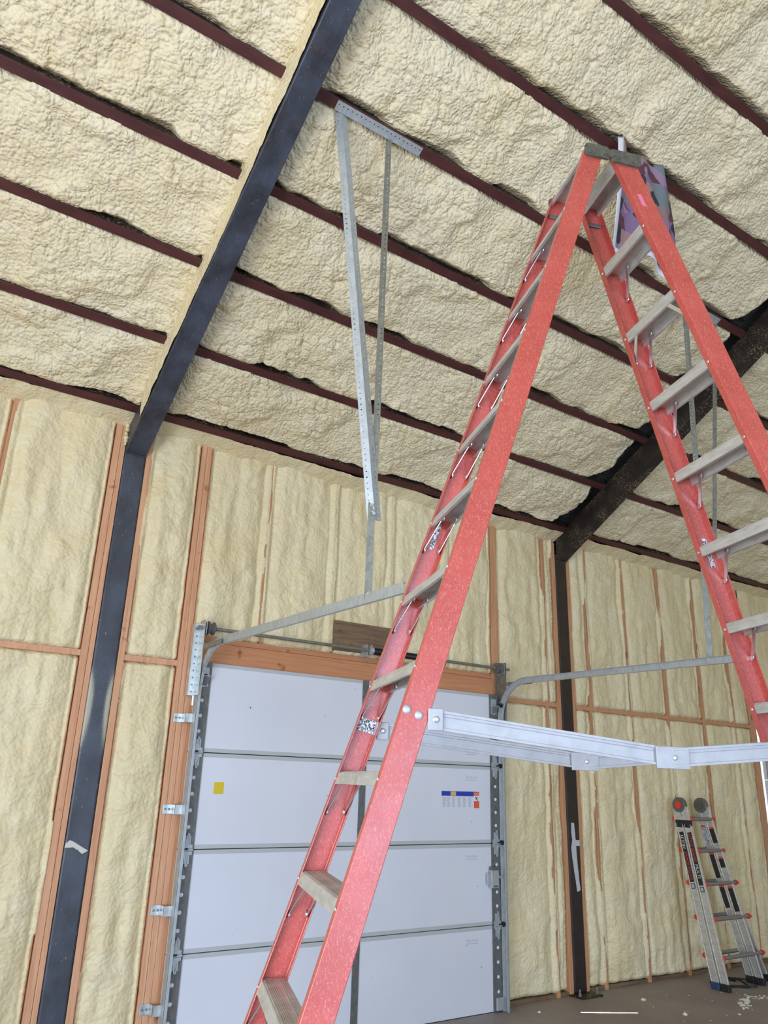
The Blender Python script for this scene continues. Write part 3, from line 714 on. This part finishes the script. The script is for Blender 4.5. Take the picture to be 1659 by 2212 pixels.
# ------------------------------------------------------------ the tall two-sided stepladder
LX, LY, TH = .6882, -3.4749, 1.21878
LE = Vector((math.cos(TH), math.sin(TH), 0)); LNN = Vector((math.sin(TH), -math.cos(TH), 0)); UZ = Vector((0, 0, 1))
ZTOP = 4.165
def lp(n, s, z): return Vector((LX, LY, 0)) + LNN * n + LE * s + UZ * z
def D(side, z): return (.186 + .3348 * (3.6 - z)) if side == 'L' else (.3995 + .3184 * (3.6 - z))
GD = {'L': .0835, 'R': .098}; SG = {'L': -1, 'R': 1}
def S(z): return .1913 + .0622 * (3.6 - z)
lad = thing('stepladder', (LX, LY, 0), 'tall orange-red fiberglass two-sided stepladder with aluminum steps, standing open', 'ladder')
FW = .030
def rail(side, far):
    sg = SG[side]; fs = 1 if far else -1; g = GD[side]; t = .0045
    prof = [(0, 0), (0, -FW), (-t, -FW), (-t, -t), (-g + t, -t), (-g + t, -FW), (-g, -FW), (-g, 0)]  # (depth from outer edge, lateral from web outwards)
    rings = []
    for z in (.03, ZTOP):
        rings.append([lp(sg * (D(side, z) + a), fs * (S(z) + b), z) for a, b in prof])
    r = MB().sweep(rings).build('rail', 'orange red fiberglass', lad, bevel=.0035)
    # foot
    z = .03; a = sg * (D(side, z) - g / 2)
    f = MB().obox(lp(a, fs * (S(0) - .012), .018), LNN * (g / 2 + .006), LE * .03, UZ * .018).build('foot', 'black rubber', r, bevel=.004)
    rv = MB()
    for k in range(13):
        zz = ZS(k) - .02
        for dep, sgn in ((.0, 1), (-g, -1)):
            rv.disc(lp(sg * (D(side, zz) + dep), fs * (S(zz) - .016), zz), LNN * sg * sgn, .007, .003, 10, True)
    rv.build('rivet', 'galvanized bright', r, smooth=True, kind='stuff')
    return r
def ZS(k): return 1.7308 - .028 + (k - 5) * .3048
rails = {}
for sd in 'LR':
    for far in (0, 1): rails[sd, far] = rail(sd, far)
def step(side, k):
    sg = SG[side]; z = ZS(k); g = GD[side]
    if k == 13: z = ZTOP - .012
    so = S(z) - .005; no = D(side, z) - .0025; ni = no - g + .0055
    m = MB(); hh = .037; t = .003
    sk = .3348 if side == 'L' else .3184
    def seg(z0, z1, n0, n1):          # aprons lean with the rails
        f = lambda zz: (z - zz) * sk
        m.add([lp(sg * (n + f(zz)), s, zz) for zz in (z0, z1) for (n, s) in ((n0, -so), (n0, so), (n1, so), (n1, -so))], [(0, 3, 2, 1), (4, 5, 6, 7), (0, 1, 5, 4), (1, 2, 6, 5), (2, 3, 7, 6), (3, 0, 4, 7)])
    seg(z - t, z, no, ni)                      # tread
    seg(z - hh, z - t, no, no - t)             # outer apron
    hb = hh if k < 13 else .06
    seg(z - hb, z - t, ni + t, ni)             # inner apron
    seg(z - hh, z - hh + .003, no - t, no - .012); seg(z - hh, z - hh + .003, ni + .012, ni + t)
    st = m.build('step', 'dusty aluminum', lad, bevel=.0012)
    if k < 13:
        r = MB()
        for q in list(range(6)) + list(range(8, 13)):
            n = no - .006 - q * (g - .014) / 12.5
            r.add([lp(sg * a, s, zz) for zz in (z, z + .0018) for (a, s) in ((n, -so + .004), (n, so - .004), (n - .0032, so - .004), (n - .0032, -so + .004))], [(0, 3, 2, 1), (4, 5, 6, 7), (0, 1, 5, 4), (1, 2, 6, 5), (2, 3, 7, 6), (3, 0, 4, 7)])
        r.build('tread_rib', 'dusty aluminum', st, kind='stuff')
    # diagonal braces under the step
    if k < 13:
        for fs in (-1, 1):
            for which in ((0, 1) if side == 'L' or k == 11 else (0,)):
                dz = .125
                n0 = (no - .012) if which == 0 else (ni + .012); zz = z - dz
                nb = (D(side, zz) - .010) if which == 0 else (D(side, zz) - g + .012)
                a = lp(sg * n0, fs * (so - .085), z - .022); b = lp(sg * nb, fs * (S(zz) - .014), zz)
                bm = MB().bar(a, b, .017, .004, LE); bm.disc(a, LNN * sg * (1 if which else -1), .011, .006, 10); bm.disc(b, LNN * sg * (1 if which else -1), .011, .006, 10)
                bm.build('brace', 'chrome bar', st, bevel=.0015)
    return st
for k in range(0, 14):
    for sd in 'LR': step(sd, k)
# hinge castings joining the two sections at the top
for s_, nm in ((-1, 'near'), (1, 'far')):
    ss_ = s_ * (S(4.13) + .004)
    out = LE * s_
    m = MB()
    def plate(a, b, z0, z1, tilt):
        pts = [lp(a, ss_, z0 + tilt), lp(a + .01, ss_, z0), lp(b - .01, ss_, z0), lp(b, ss_, z0 + .01), lp(b, ss_, z1 - .01), lp(b - .01, ss_, z1), lp(a + .01, ss_, z1), lp(a, ss_, z1 - .01)]
        m.add(pts + [p + out * .009 for p in pts], [tuple(range(8)), tuple(range(15, 7, -1))] + [(i, (i + 1) % 8, 8 + (i + 1) % 8, 8 + i) for i in range(8)])
    plate(-.004, .103, 4.112, 4.172, .012); plate(.109, .245, 4.108, 4.168, .012)
    m.disc(lp(.107, ss_ + s_ * .009, 4.140), out, .019, .006, 14)
    hb = m.build('hinge_casting', 'cast bracket', lad, bevel=.002)
    r = MB()
    for n in (.015, .07, .14, .225): r.disc(lp(n, ss_ + s_ * .009, 4.13), out, .007, .004, 10, True)
    r.build('rivet', 'cast bracket', hb, smooth=True, kind='stuff')
for sd in 'LR':      # dull caps seen inside the far rails
    n0 = SG[sd] * (D(sd, 4.07) - GD[sd] / 2)
    MB().obox(lp(n0, S(4.07) - .010, 4.062), LNN * (GD[sd] / 2 - .012), LE * .003, UZ * .010).build('slot_plate', 'hinge grey', lad, bevel=.003)
# spreader arms
def arm(s_, jn):
    s0 = s_ * (S(1.85) - .002); zL, zR, zJ = 1.842, 1.842, 1.768
    a = lp(-.672, s0, zL); j = lp(jn, s0, zJ); b = lp(D('R', 1.84) - GD['R'] + .01, s0, zR + .0)
    def chan(p, q, nm):
        d = (q - p).normalized(); u = UZ - d * UZ.dot(d); u.normalize()
        m = MB().bar(p, q, .050, .003, UZ); m.bar(p + u * .023 - LE * .004, q + u * .023 - LE * .004, .008, .004, UZ); m.bar(p - u * .023 - LE * .004, q - u * .023 - LE * .004, .008, .004, UZ); m.bar(p + u * .011 - LE * .0025, q + u * .011 - LE * .0025, .002, .003, UZ)
        return m.build(nm, 'brushed aluminum', lad, bevel=.001)
    chan(a, j, 'spreader_arm'); chan(j - LE * .006 , b - LE * .006, 'spreader_arm')
    m = MB().obox(j - LE * .009 + LNN * -.005, LNN * .055, LE * .002, UZ * .031); pl = m.build('joint_plate', 'brushed aluminum', lad, bevel=.012)
    MB().disc(j - LE * .012, -LE, .008, .004, 10, True).build('rivet', 'galvanized bright', pl)
    # end clevis and bracket on the rail
    m = MB().obox(a - LE * .007 + LNN * .0, LNN * .022, LE * .003, UZ * .030); cv = m.build('clevis', 'brushed aluminum', lad, bevel=.008)
    MB().disc(a - LE * .010, -LE, .010, .006, 12, True).build('bolt', 'galvanized bright', cv)
arm(-1, .058); arm(1, .095)
# two carriage bolts through the near left rail and the labelled strap on the far one
m = MB()
for n, z in ((-.753, 1.865), (-.719, 1.851)): m.disc(lp(n, -S(z) - .0, z), -LE, .0125, .006, 14, True)
m.build('carriage_bolt', 'galvanized', rails['L', 0], smooth=True)
s0 = S(1.86) - .008
m = MB().bar(lp(-.762, s0, 1.866), lp(-.655, s0, 1.838), .046, .003, UZ); st_ = m.build('strap', 'brushed aluminum', rails['L', 1], label='silver strap with a worn printed label')
m = MB().bar(lp(-.762, s0 - .003, 1.866), lp(-.702, s0 - .003, 1.850), .044, .001, UZ); m.build('worn_label', 'worn label', rails['L', 1])
# stickers on rails
def rail_sticker(side, far, z0, z1, frac, w, m_, out):
    g = GD[side]; fs = 1 if far else -1
    def pt(z, f): return lp(SG[side] * (D(side, z) - g * f), fs * (S(z) + (.0007 if out else -.0055)), z)
    m = MB(); q = [pt(z0, frac - w / 2), pt(z0, frac + w / 2), pt(z1, frac + w / 2), pt(z1, frac - w / 2)]
    off = LE * fs * (.0005 if out else -.0005); m.add([v for v in q] + [v + off for v in q], [(0, 1, 2, 3), (7, 6, 5, 4), (0, 4, 5, 1), (1, 5, 6, 2), (2, 6, 7, 3), (3, 7, 4, 0)])
    return m.build('sticker', m_, rails[side, far])
rail_sticker('R', 0, 3.905, 3.965, .62, .20, 'pink print', True)['label'] = 'small pink sticker'
rail_sticker('R', 1, 2.545, 2.665, .40, .22, 'worn label', False)['label'] = 'worn white sticker'
rail_sticker('L', 1, 2.50, 2.60, .45, .20, 'worn label', False)['label'] = 'worn white sticker'

# ------------------------------------------------------------ banner tied to the fifth purlin
bx0, bx1 = 1.985, 2.52
NB, MBN = 34, 44
tb = thing('hanging_banner', (2.25, PY[5] - .04, 5.67), 'crumpled lilac cloth banner with white hem tied to a purlin behind the ladder', 'banner')
def ban(u, v):
    x = bx0 + (bx1 - bx0) * u + (-.115 * v * (1 - u) ** 1.5) + (-.10 * v * u * v)
    if v > 0: x += -.02 * math.sin(v * 5) * u
    sag = .045 * math.sin(math.pi * u) * (1 - v)
    z = 5.70 - .93 * v + (.02 * u) - sag - .03 * math.sin(math.pi * u) * v * -1
    y = PY[5] - .055 - .03 * math.cos(u * 9 + v * 2) * (.4 + v) - .05 * math.sin(v * 3) * u - .02 * math.sin(u * 17) * (1 - v)
    return Vector((x, y, z))
def sheetgrid(u0, u1, v0, v1, nu, nv, name, m_, par, off=0):
    m = MB(); P = [ban(u0 + (u1 - u0) * i / nu, v0 + (v1 - v0) * j / nv) - Vector((0, off, 0)) for j in range(nv + 1) for i in range(nu + 1)]
    m.add(P, [(j * (nu + 1) + i, j * (nu + 1) + i + 1, (j + 1) * (nu + 1) + i + 1, (j + 1) * (nu + 1) + i) for j in range(nv) for i in range(nu)])
    return m.build(name, m_, par, smooth=True, solid=.0015)
def f_ban(nt, b):
    vo = nd(nt, 'ShaderNodeTexVoronoi'); vo.inputs['Scale'].default_value = 11
    v = coords(nt, (1, .2, .8)); w = nd(nt, 'ShaderNodeTexNoise'); w.inputs['Scale'].default_value = 8; nt.links.new(v, w.inputs['Vector'])
    nt.links.new(mix(nt, .12, v, w.outputs['Color']), vo.inputs['Vector'])
    sp = nd(nt, 'ShaderNodeSeparateColor'); nt.links.new(vo.outputs['Color'], sp.inputs[0])
    c = ramp(nt, sp.outputs[0], [(0, (.22, .14, .26)), (.22, (.34, .2, .2)), (.4, (.03, .03, .045)), (.55, (.32, .22, .34)), (.72, (.12, .04, .06)), (.86, (.18, .22, .25)), (1, (.3, .2, .24))])
    c.node.color_ramp.interpolation = 'CONSTANT'; base(nt, b, c)
mat('banner print', (.4, .3, .45), .85, fn=f_ban)
cl = sheetgrid(.07, 1, 0, .955, 30, 36, 'cloth', 'banner print', tb)
sheetgrid(0, .07, 0, 1, 4, 36, 'hem', 'white cloth', tb); sheetgrid(.07, 1, .955, 1, 30, 3, 'hem', 'white cloth', tb)
for u, sx in ((.02, -1), (.97, 1)):
    p = ban(u, .01)
    m = MB().tube([p + Vector((0, -.003, .0)), p + Vector((sx * .03, .01, .012)), Vector((p.x + sx * .08, PY[5] - .04, roof(0, PY[5]).z + .012)), Vector((p.x + sx * .13, PY[5] - .035, roof(0, PY[5]).z + .03))], .005, 8)
    m.disc(p + Vector((0, -.012, 0)), (0, -1, 0), .011, .004, 12); m.build('tie', 'black rubber', tb, smooth=True)

# ------------------------------------------------------------ folded multi-position ladder on the wall
ml = thing('folding_ladder', (5.9, -.45, 0), 'silver folding ladder with red rung caps and black decals leaning on the foam wall', 'ladder')
zT = 1.56
def mlp(x0, x1, y0, y1, z): f = z / zT; return Vector((x0 + (x1 - x0) * f, y0 + (y1 - y0) * f, z))
sets = []
for sx, xb, xt in ((-1, 5.635, 5.715), (1, 6.185, 6.06)):
    for q in (0, 1):
        yb = -.395 - q * .095; yt = -.075 - q * .088
        m = MB(); hw = .0125; hd = .038
        r = [[mlp(xb, xt, yb, yt, z) + Vector((a, b, 0)) for a, b in ((-hw, -hd), (hw, -hd), (hw, hd), (-hw, hd))] for z in (.05, zT - .06)]
        o = m.sweep(r).build('rail', 'dusty aluminum', ml, bevel=.003)
        e = [mlp(xb, xt, yb, yt, z) for z in (.05, zT - .06)]
        for sgn in (-1, 1): MB().bar(e[0] + Vector((-hw - .001, sgn * .033, 0)), e[1] + Vector((-hw - .001, sgn * .033, 0)), .006, .003, (0, 1, 0)).build('rail_edge', 'chrome bar', o)
        MB().obox(mlp(xb, xt, yb, yt, .03), (.022, 0, 0), (0, .045, 0), (0, 0, .03)).build('foot', 'blue rubber' if (sx < 0 and q == 0) else 'black rubber', ml, bevel=.008)
        sets.append((sx, q, xb, xt, yb, yt))
    # hinge head
    c = mlp(xb, xt, -.44, -.12, zT - .012)
    hd_ = MB().cyl(c + Vector((-.022, 0, 0)), c + Vector((.022, 0, 0)), .072, 22).build('hinge_head', 'hinge grey', ml, bevel=.004, smooth=True)
    MB().cyl(c + Vector((-.024, 0, 0)), c + Vector((-.034, 0, 0)), .036, 18).build('lock_knob', 'red plastic' if sx < 0 else 'cast bracket', hd_, bevel=.003)
    for q in (0, 1):
        yb = -.395 - q * .095; yt = -.075 - q * .088
        p = mlp(xb, xt, yb, yt, zT - .09); MB().obox(p, (.016, 0, 0), (0, .040, 0), (0, 0, .065)).build('hinge_arm', 'dusty aluminum', hd_, bevel=.004)
        p = mlp(xb, xt, yb, yt, zT - .185)
        if sx < 0: MB().obox(p, (.015, 0, 0), (0, .041, 0), (0, 0, .035)).build('hinge_sleeve', 'black rubber', hd_, bevel=.003)
# flared outer legs
for xb, xt, y in ((5.80, 5.74, -.36), (6.40, 6.20, -.41)):
    m = MB(); f = lambda z: (xb + (xt - xb) * z / .95)
    r = [[Vector((f(z) + a, y + .27 * z / 1.2 + b, z)) for a, b in ((-.012, -.036), (.012, -.036), (.012, .036), (-.012, .036))] for z in (.05, .92)]
    m.sweep(r).build('flared_leg', 'brushed aluminum', ml, bevel=.003)
    MB().obox((f(.03), y, .03), (.022, 0, 0), (0, .045, 0), (0, 0, .03)).build('foot', 'black rubber', ml, bevel=.008)
for i, z in enumerate((1.42, 1.135, .85, .56, .255)):
    for q in (0, 1):
        yb = -.395 - q * .095; yt = -.075 - q * .088
        a = mlp(5.635, 5.715, yb, yt, z); b = mlp(6.185, 6.06, yb, yt, z)
        if i >= 2: b = b + Vector((.05 + .03 * (i - 2), 0, 0))
        sh = Vector((0, -.026 if q else .052, 0))
        if q == 0 and i == 4: pass
        rg = MB().cyl(a + sh + Vector((.014, 0, 0)), b + sh, .017, 12)
        rg.build('rung', 'rung grey', ml, smooth=True)
        for e in (a, b): MB().cyl(e + sh + Vector((.0135, 0, 0)), e + sh + Vector((.05, 0, 0)), .026, 14, .017).build('rung_cap', 'red plastic', ml, smooth=True)
        if q == 0: MB().cyl(a + sh + Vector((-.008, 0, 0)), a + sh + Vector((.012, 0, 0)), .022, 14, .024).build('rung_cap', 'red plastic', ml, smooth=True)
# decals with the lettering on the two left rails
for (sx, q, xb, xt, yb, yt) in sets:
    if sx > 0:
        for z0, z1, c in ((1.20, 1.33, 'black print'), (.98, 1.06, 'black print'), (.60, .80, 'black print')) if q else ((1.16, 1.34, 'worn label'), (.88, 1.09, 'black print'), (.62, .8, 'black print')):
            a = mlp(xb, xt, yb, yt, z0); b = mlp(xb, xt, yb, yt, z1)
            MB().bar(a + Vector((-.0145, 0, 0)), b + Vector((-.0145, 0, 0)), .052, .001, (0, 1, 0)).build('decal', c, ml)
            MB().bar(b + Vector((-.0147, 0, 0)), b + Vector((-.0147, 0, .018)), .052, .001, (0, 1, 0)).build('decal', 'red print', ml)
        continue
    zA, zB = (.86, 1.30) if q == 0 else (.80, 1.30)
    if q == 1: zA, zB = .84, 1.30
    a = mlp(xb, xt, yb, yt, zA); b = mlp(xb, xt, yb, yt, zB); ax = (b - a).normalized()
    dc = MB().bar(a + Vector((-.0138, 0, 0)), b + Vector((-.0138, 0, 0)), .046, .001, (0, 1, 0)).build('decal', 'black print', ml)
    px = -.0150
    if q == 1:   # nearer rail: reads downward
        r = MB(); text_mb(r, 'LITTLE GIANT', .040, b + Vector((px, -.014, -.012)), -ax, (0, -1, 0)); r.v = [v + Vector((0, .028, 0)) for v in r.v]; r.build('lettering', 'red print', dc)
        r = MB(); text_mb(r, 'MULTI', .044, b + Vector((px, .014, 0)) - ax * .285, -ax, (0, -1, 0)); r.build('lettering', 'white print', dc)
    else:
        r = MB(); text_mb(r, 'LITTLE GIANT', .040, a + Vector((px, -.014, 0)) + ax * .02, ax, (0, 1, 0)); r.build('lettering', 'red print', dc)
        r = MB(); text_mb(r, 'MULTI', .044, a + Vector((px, -.014, 0)) + ax * .295, ax, (0, 1, 0)); r.build('lettering', 'white print', dc)
    c = a - ax * .035; MB().bar(c + Vector((-.0138, 0, 0)) - ax * .022, c + Vector((-.0138, 0, 0)) + ax * .022, .044, .001, (0, 1, 0)).build('decal', 'black print', ml)
    MB().bar(c + Vector((-.0148, 0, 0)) - ax * .016, c + Vector((-.0148, 0, 0)) + ax * .016, .030, .001, (0, 1, 0)).build('decal', 'grey print', ml)

# black cable on the floor at the folding ladder's feet
pts = []
for i in range(120):
    a = i / 119 * 2 * math.pi * 2.3; r = 1 + .12 * math.sin(i * .35)
    pts.append((5.90 + .17 * r * math.cos(a + .3 * math.sin(a * 2)) + .0011 * i, -.30 + .16 * r * math.sin(a) - .0007 * i, .008 + .006 * (i // 52)))
cb = MB().tube(pts, .0075, 8).build('power_cord', 'black rubber', smooth=True)
tag(cb, 'loose coil of black cord on the floor under the folding ladder', 'cord')

# ------------------------------------------------------------ tape, nails, crumbs
m = MB()
P = [(-.106, 1.262), (-.083, 1.283), (-.062, 1.276), (.035, 1.222), (.002, 1.204), (-.028, 1.226), (-.058, 1.243), (-.078, 1.241), (-.107, 1.241)]
q = [Vector((x, .0485 - .002 * math.sin(x * 60), z)) for x, z in P]
m.add(q + [v + Vector((0, .0008, 0)) for v in q], [tuple(range(9)), tuple(range(17, 8, -1))] + [(i, (i + 1) % 9, 9 + (i + 1) % 9, 9 + i) for i in range(9)])
tag(m.build('tape_strip', 'masking tape'), 'short torn strip of pale masking tape across the left column', 'tape')
m = MB(); L = [(4.327, 1.375), (4.322, 1.30), (4.330, 1.225), (4.312, 1.17), (4.318, 1.10), (4.335, .98), (4.352, .88), (4.362, .80)]; R_ = [(4.363, 1.373), (4.37, 1.30), (4.374, 1.235), (4.377, 1.17), (4.380, 1.08), (4.388, .98), (4.398, .88), (4.408, .812)]
for i in range(7):
    a, b, c, d = L[i], R_[i], R_[i + 1], L[i + 1]; qq = [Vector((x, .0486 - .0015 * (j % 2), z)) for j, (x, z) in enumerate((a, b, c, d))]
    m.add(qq + [v + Vector((0, .0008, 0)) for v in qq], [(0, 1, 2, 3), (7, 6, 5, 4), (0, 4, 5, 1), (1, 5, 6, 2), (2, 6, 7, 3), (3, 7, 4, 0)])
m.box((4.372, .047, 1.178), (4.425, .0482, 1.228))
tag(m.build('tape_strip', 'paper tape'), 'long peeling strip of grey-white tape hanging down the right column', 'tape')
for x, z in ((.08, 1.17), (.075, .42)):
    pass
# foam drip beside the top of the left column
m = MB()
for i, (dx, z, r) in enumerate(((0, 4.07, .02), (.002, 4.04, .018), (-.003, 4.005, .016), (0, 3.975, .019), (.001, 3.95, .016), (0, 3.925, .011))): m.disc((-.118 + dx, .045, z), (0, -1, 0), r, .018, 10, True)
m.build('foam_drip', 'wall foam', wall_back, smooth=True)
# debris on the concrete
def crumb(x, y, r, m_, label):
    rr = random.Random(int(x * 1000)); m = MB(); n = 8; rings = []
    for h, s in ((0, .8), (.35, 1), (.75, .7), (1, .25)):
        rings.append([Vector((x + r * s * math.cos(2 * math.pi * i / n) * rr.uniform(.7, 1.3), y + r * s * .7 * math.sin(2 * math.pi * i / n) * rr.uniform(.7, 1.3), .0005 + h * r * .8)) for i in range(n)])
    return tag(m.sweep(rings).build('foam_crumb', m_, smooth=True), label, 'debris')
crumb(4.69, -.33, .026, 'foam crumb', 'pale yellow foam crumb on the floor in front of the column base')
crumb(4.63, -.78, .024, 'white crumb', 'white foam crumb nearest the bottom edge of the picture')
crumb(3.62, -.18, .016, 'white crumb', 'small white crumb on the floor beside the door track foot')
m = MB(); rr = random.Random(5)
for i in range(150):
    if i < 90: x = 5.42 + rr.gauss(0, .10); y = -.80 + (x - 5.42) * .55 + rr.gauss(0, .022); r = rr.uniform(.004, .014)
    elif i < 120: x = 5.72 + rr.gauss(0, .06); y = -.74 + rr.gauss(0, .03); r = rr.uniform(.003, .010)
    else: x = rr.uniform(4.4, 5.8); y = rr.uniform(-1.0, -.2); r = rr.uniform(.002, .006)
    m.disc((x, y, .0005), (0, 0, 1), r, r * .5, 7, True)
tag(m.build('foam_scraps', 'white crumb', kind='stuff'), 'scatter of crushed white foam scraps on the concrete near the folding ladder', 'debris')

# ------------------------------------------------------------ second overhead door, its edge just inside the frame
d2 = thing('door_2', (8.6, .03, 0), None, None, kind='structure')
for s in range(4):
    sec = MB().box((7.562, .002, s * HS + .003), (9.79, .045, (s + 1) * HS - .003)).build('door_section', 'door white', d2, bevel=.002)
    MB().box((7.562, -.008, s * HS + .003), (7.66, .002, (s + 1) * HS - .003)).build('stile', 'door stile', sec)
t2 = thing('door_track', (7.57, -.03, 0), 'pale vertical door track at the far right edge beyond the folding ladder', 'track')
MB().box((7.555, -.07, 0), (7.558, -.01, 2.3)).box((7.555, -.07, 0), (7.59, -.067, 2.3)).build('rail', 'door seam', t2)
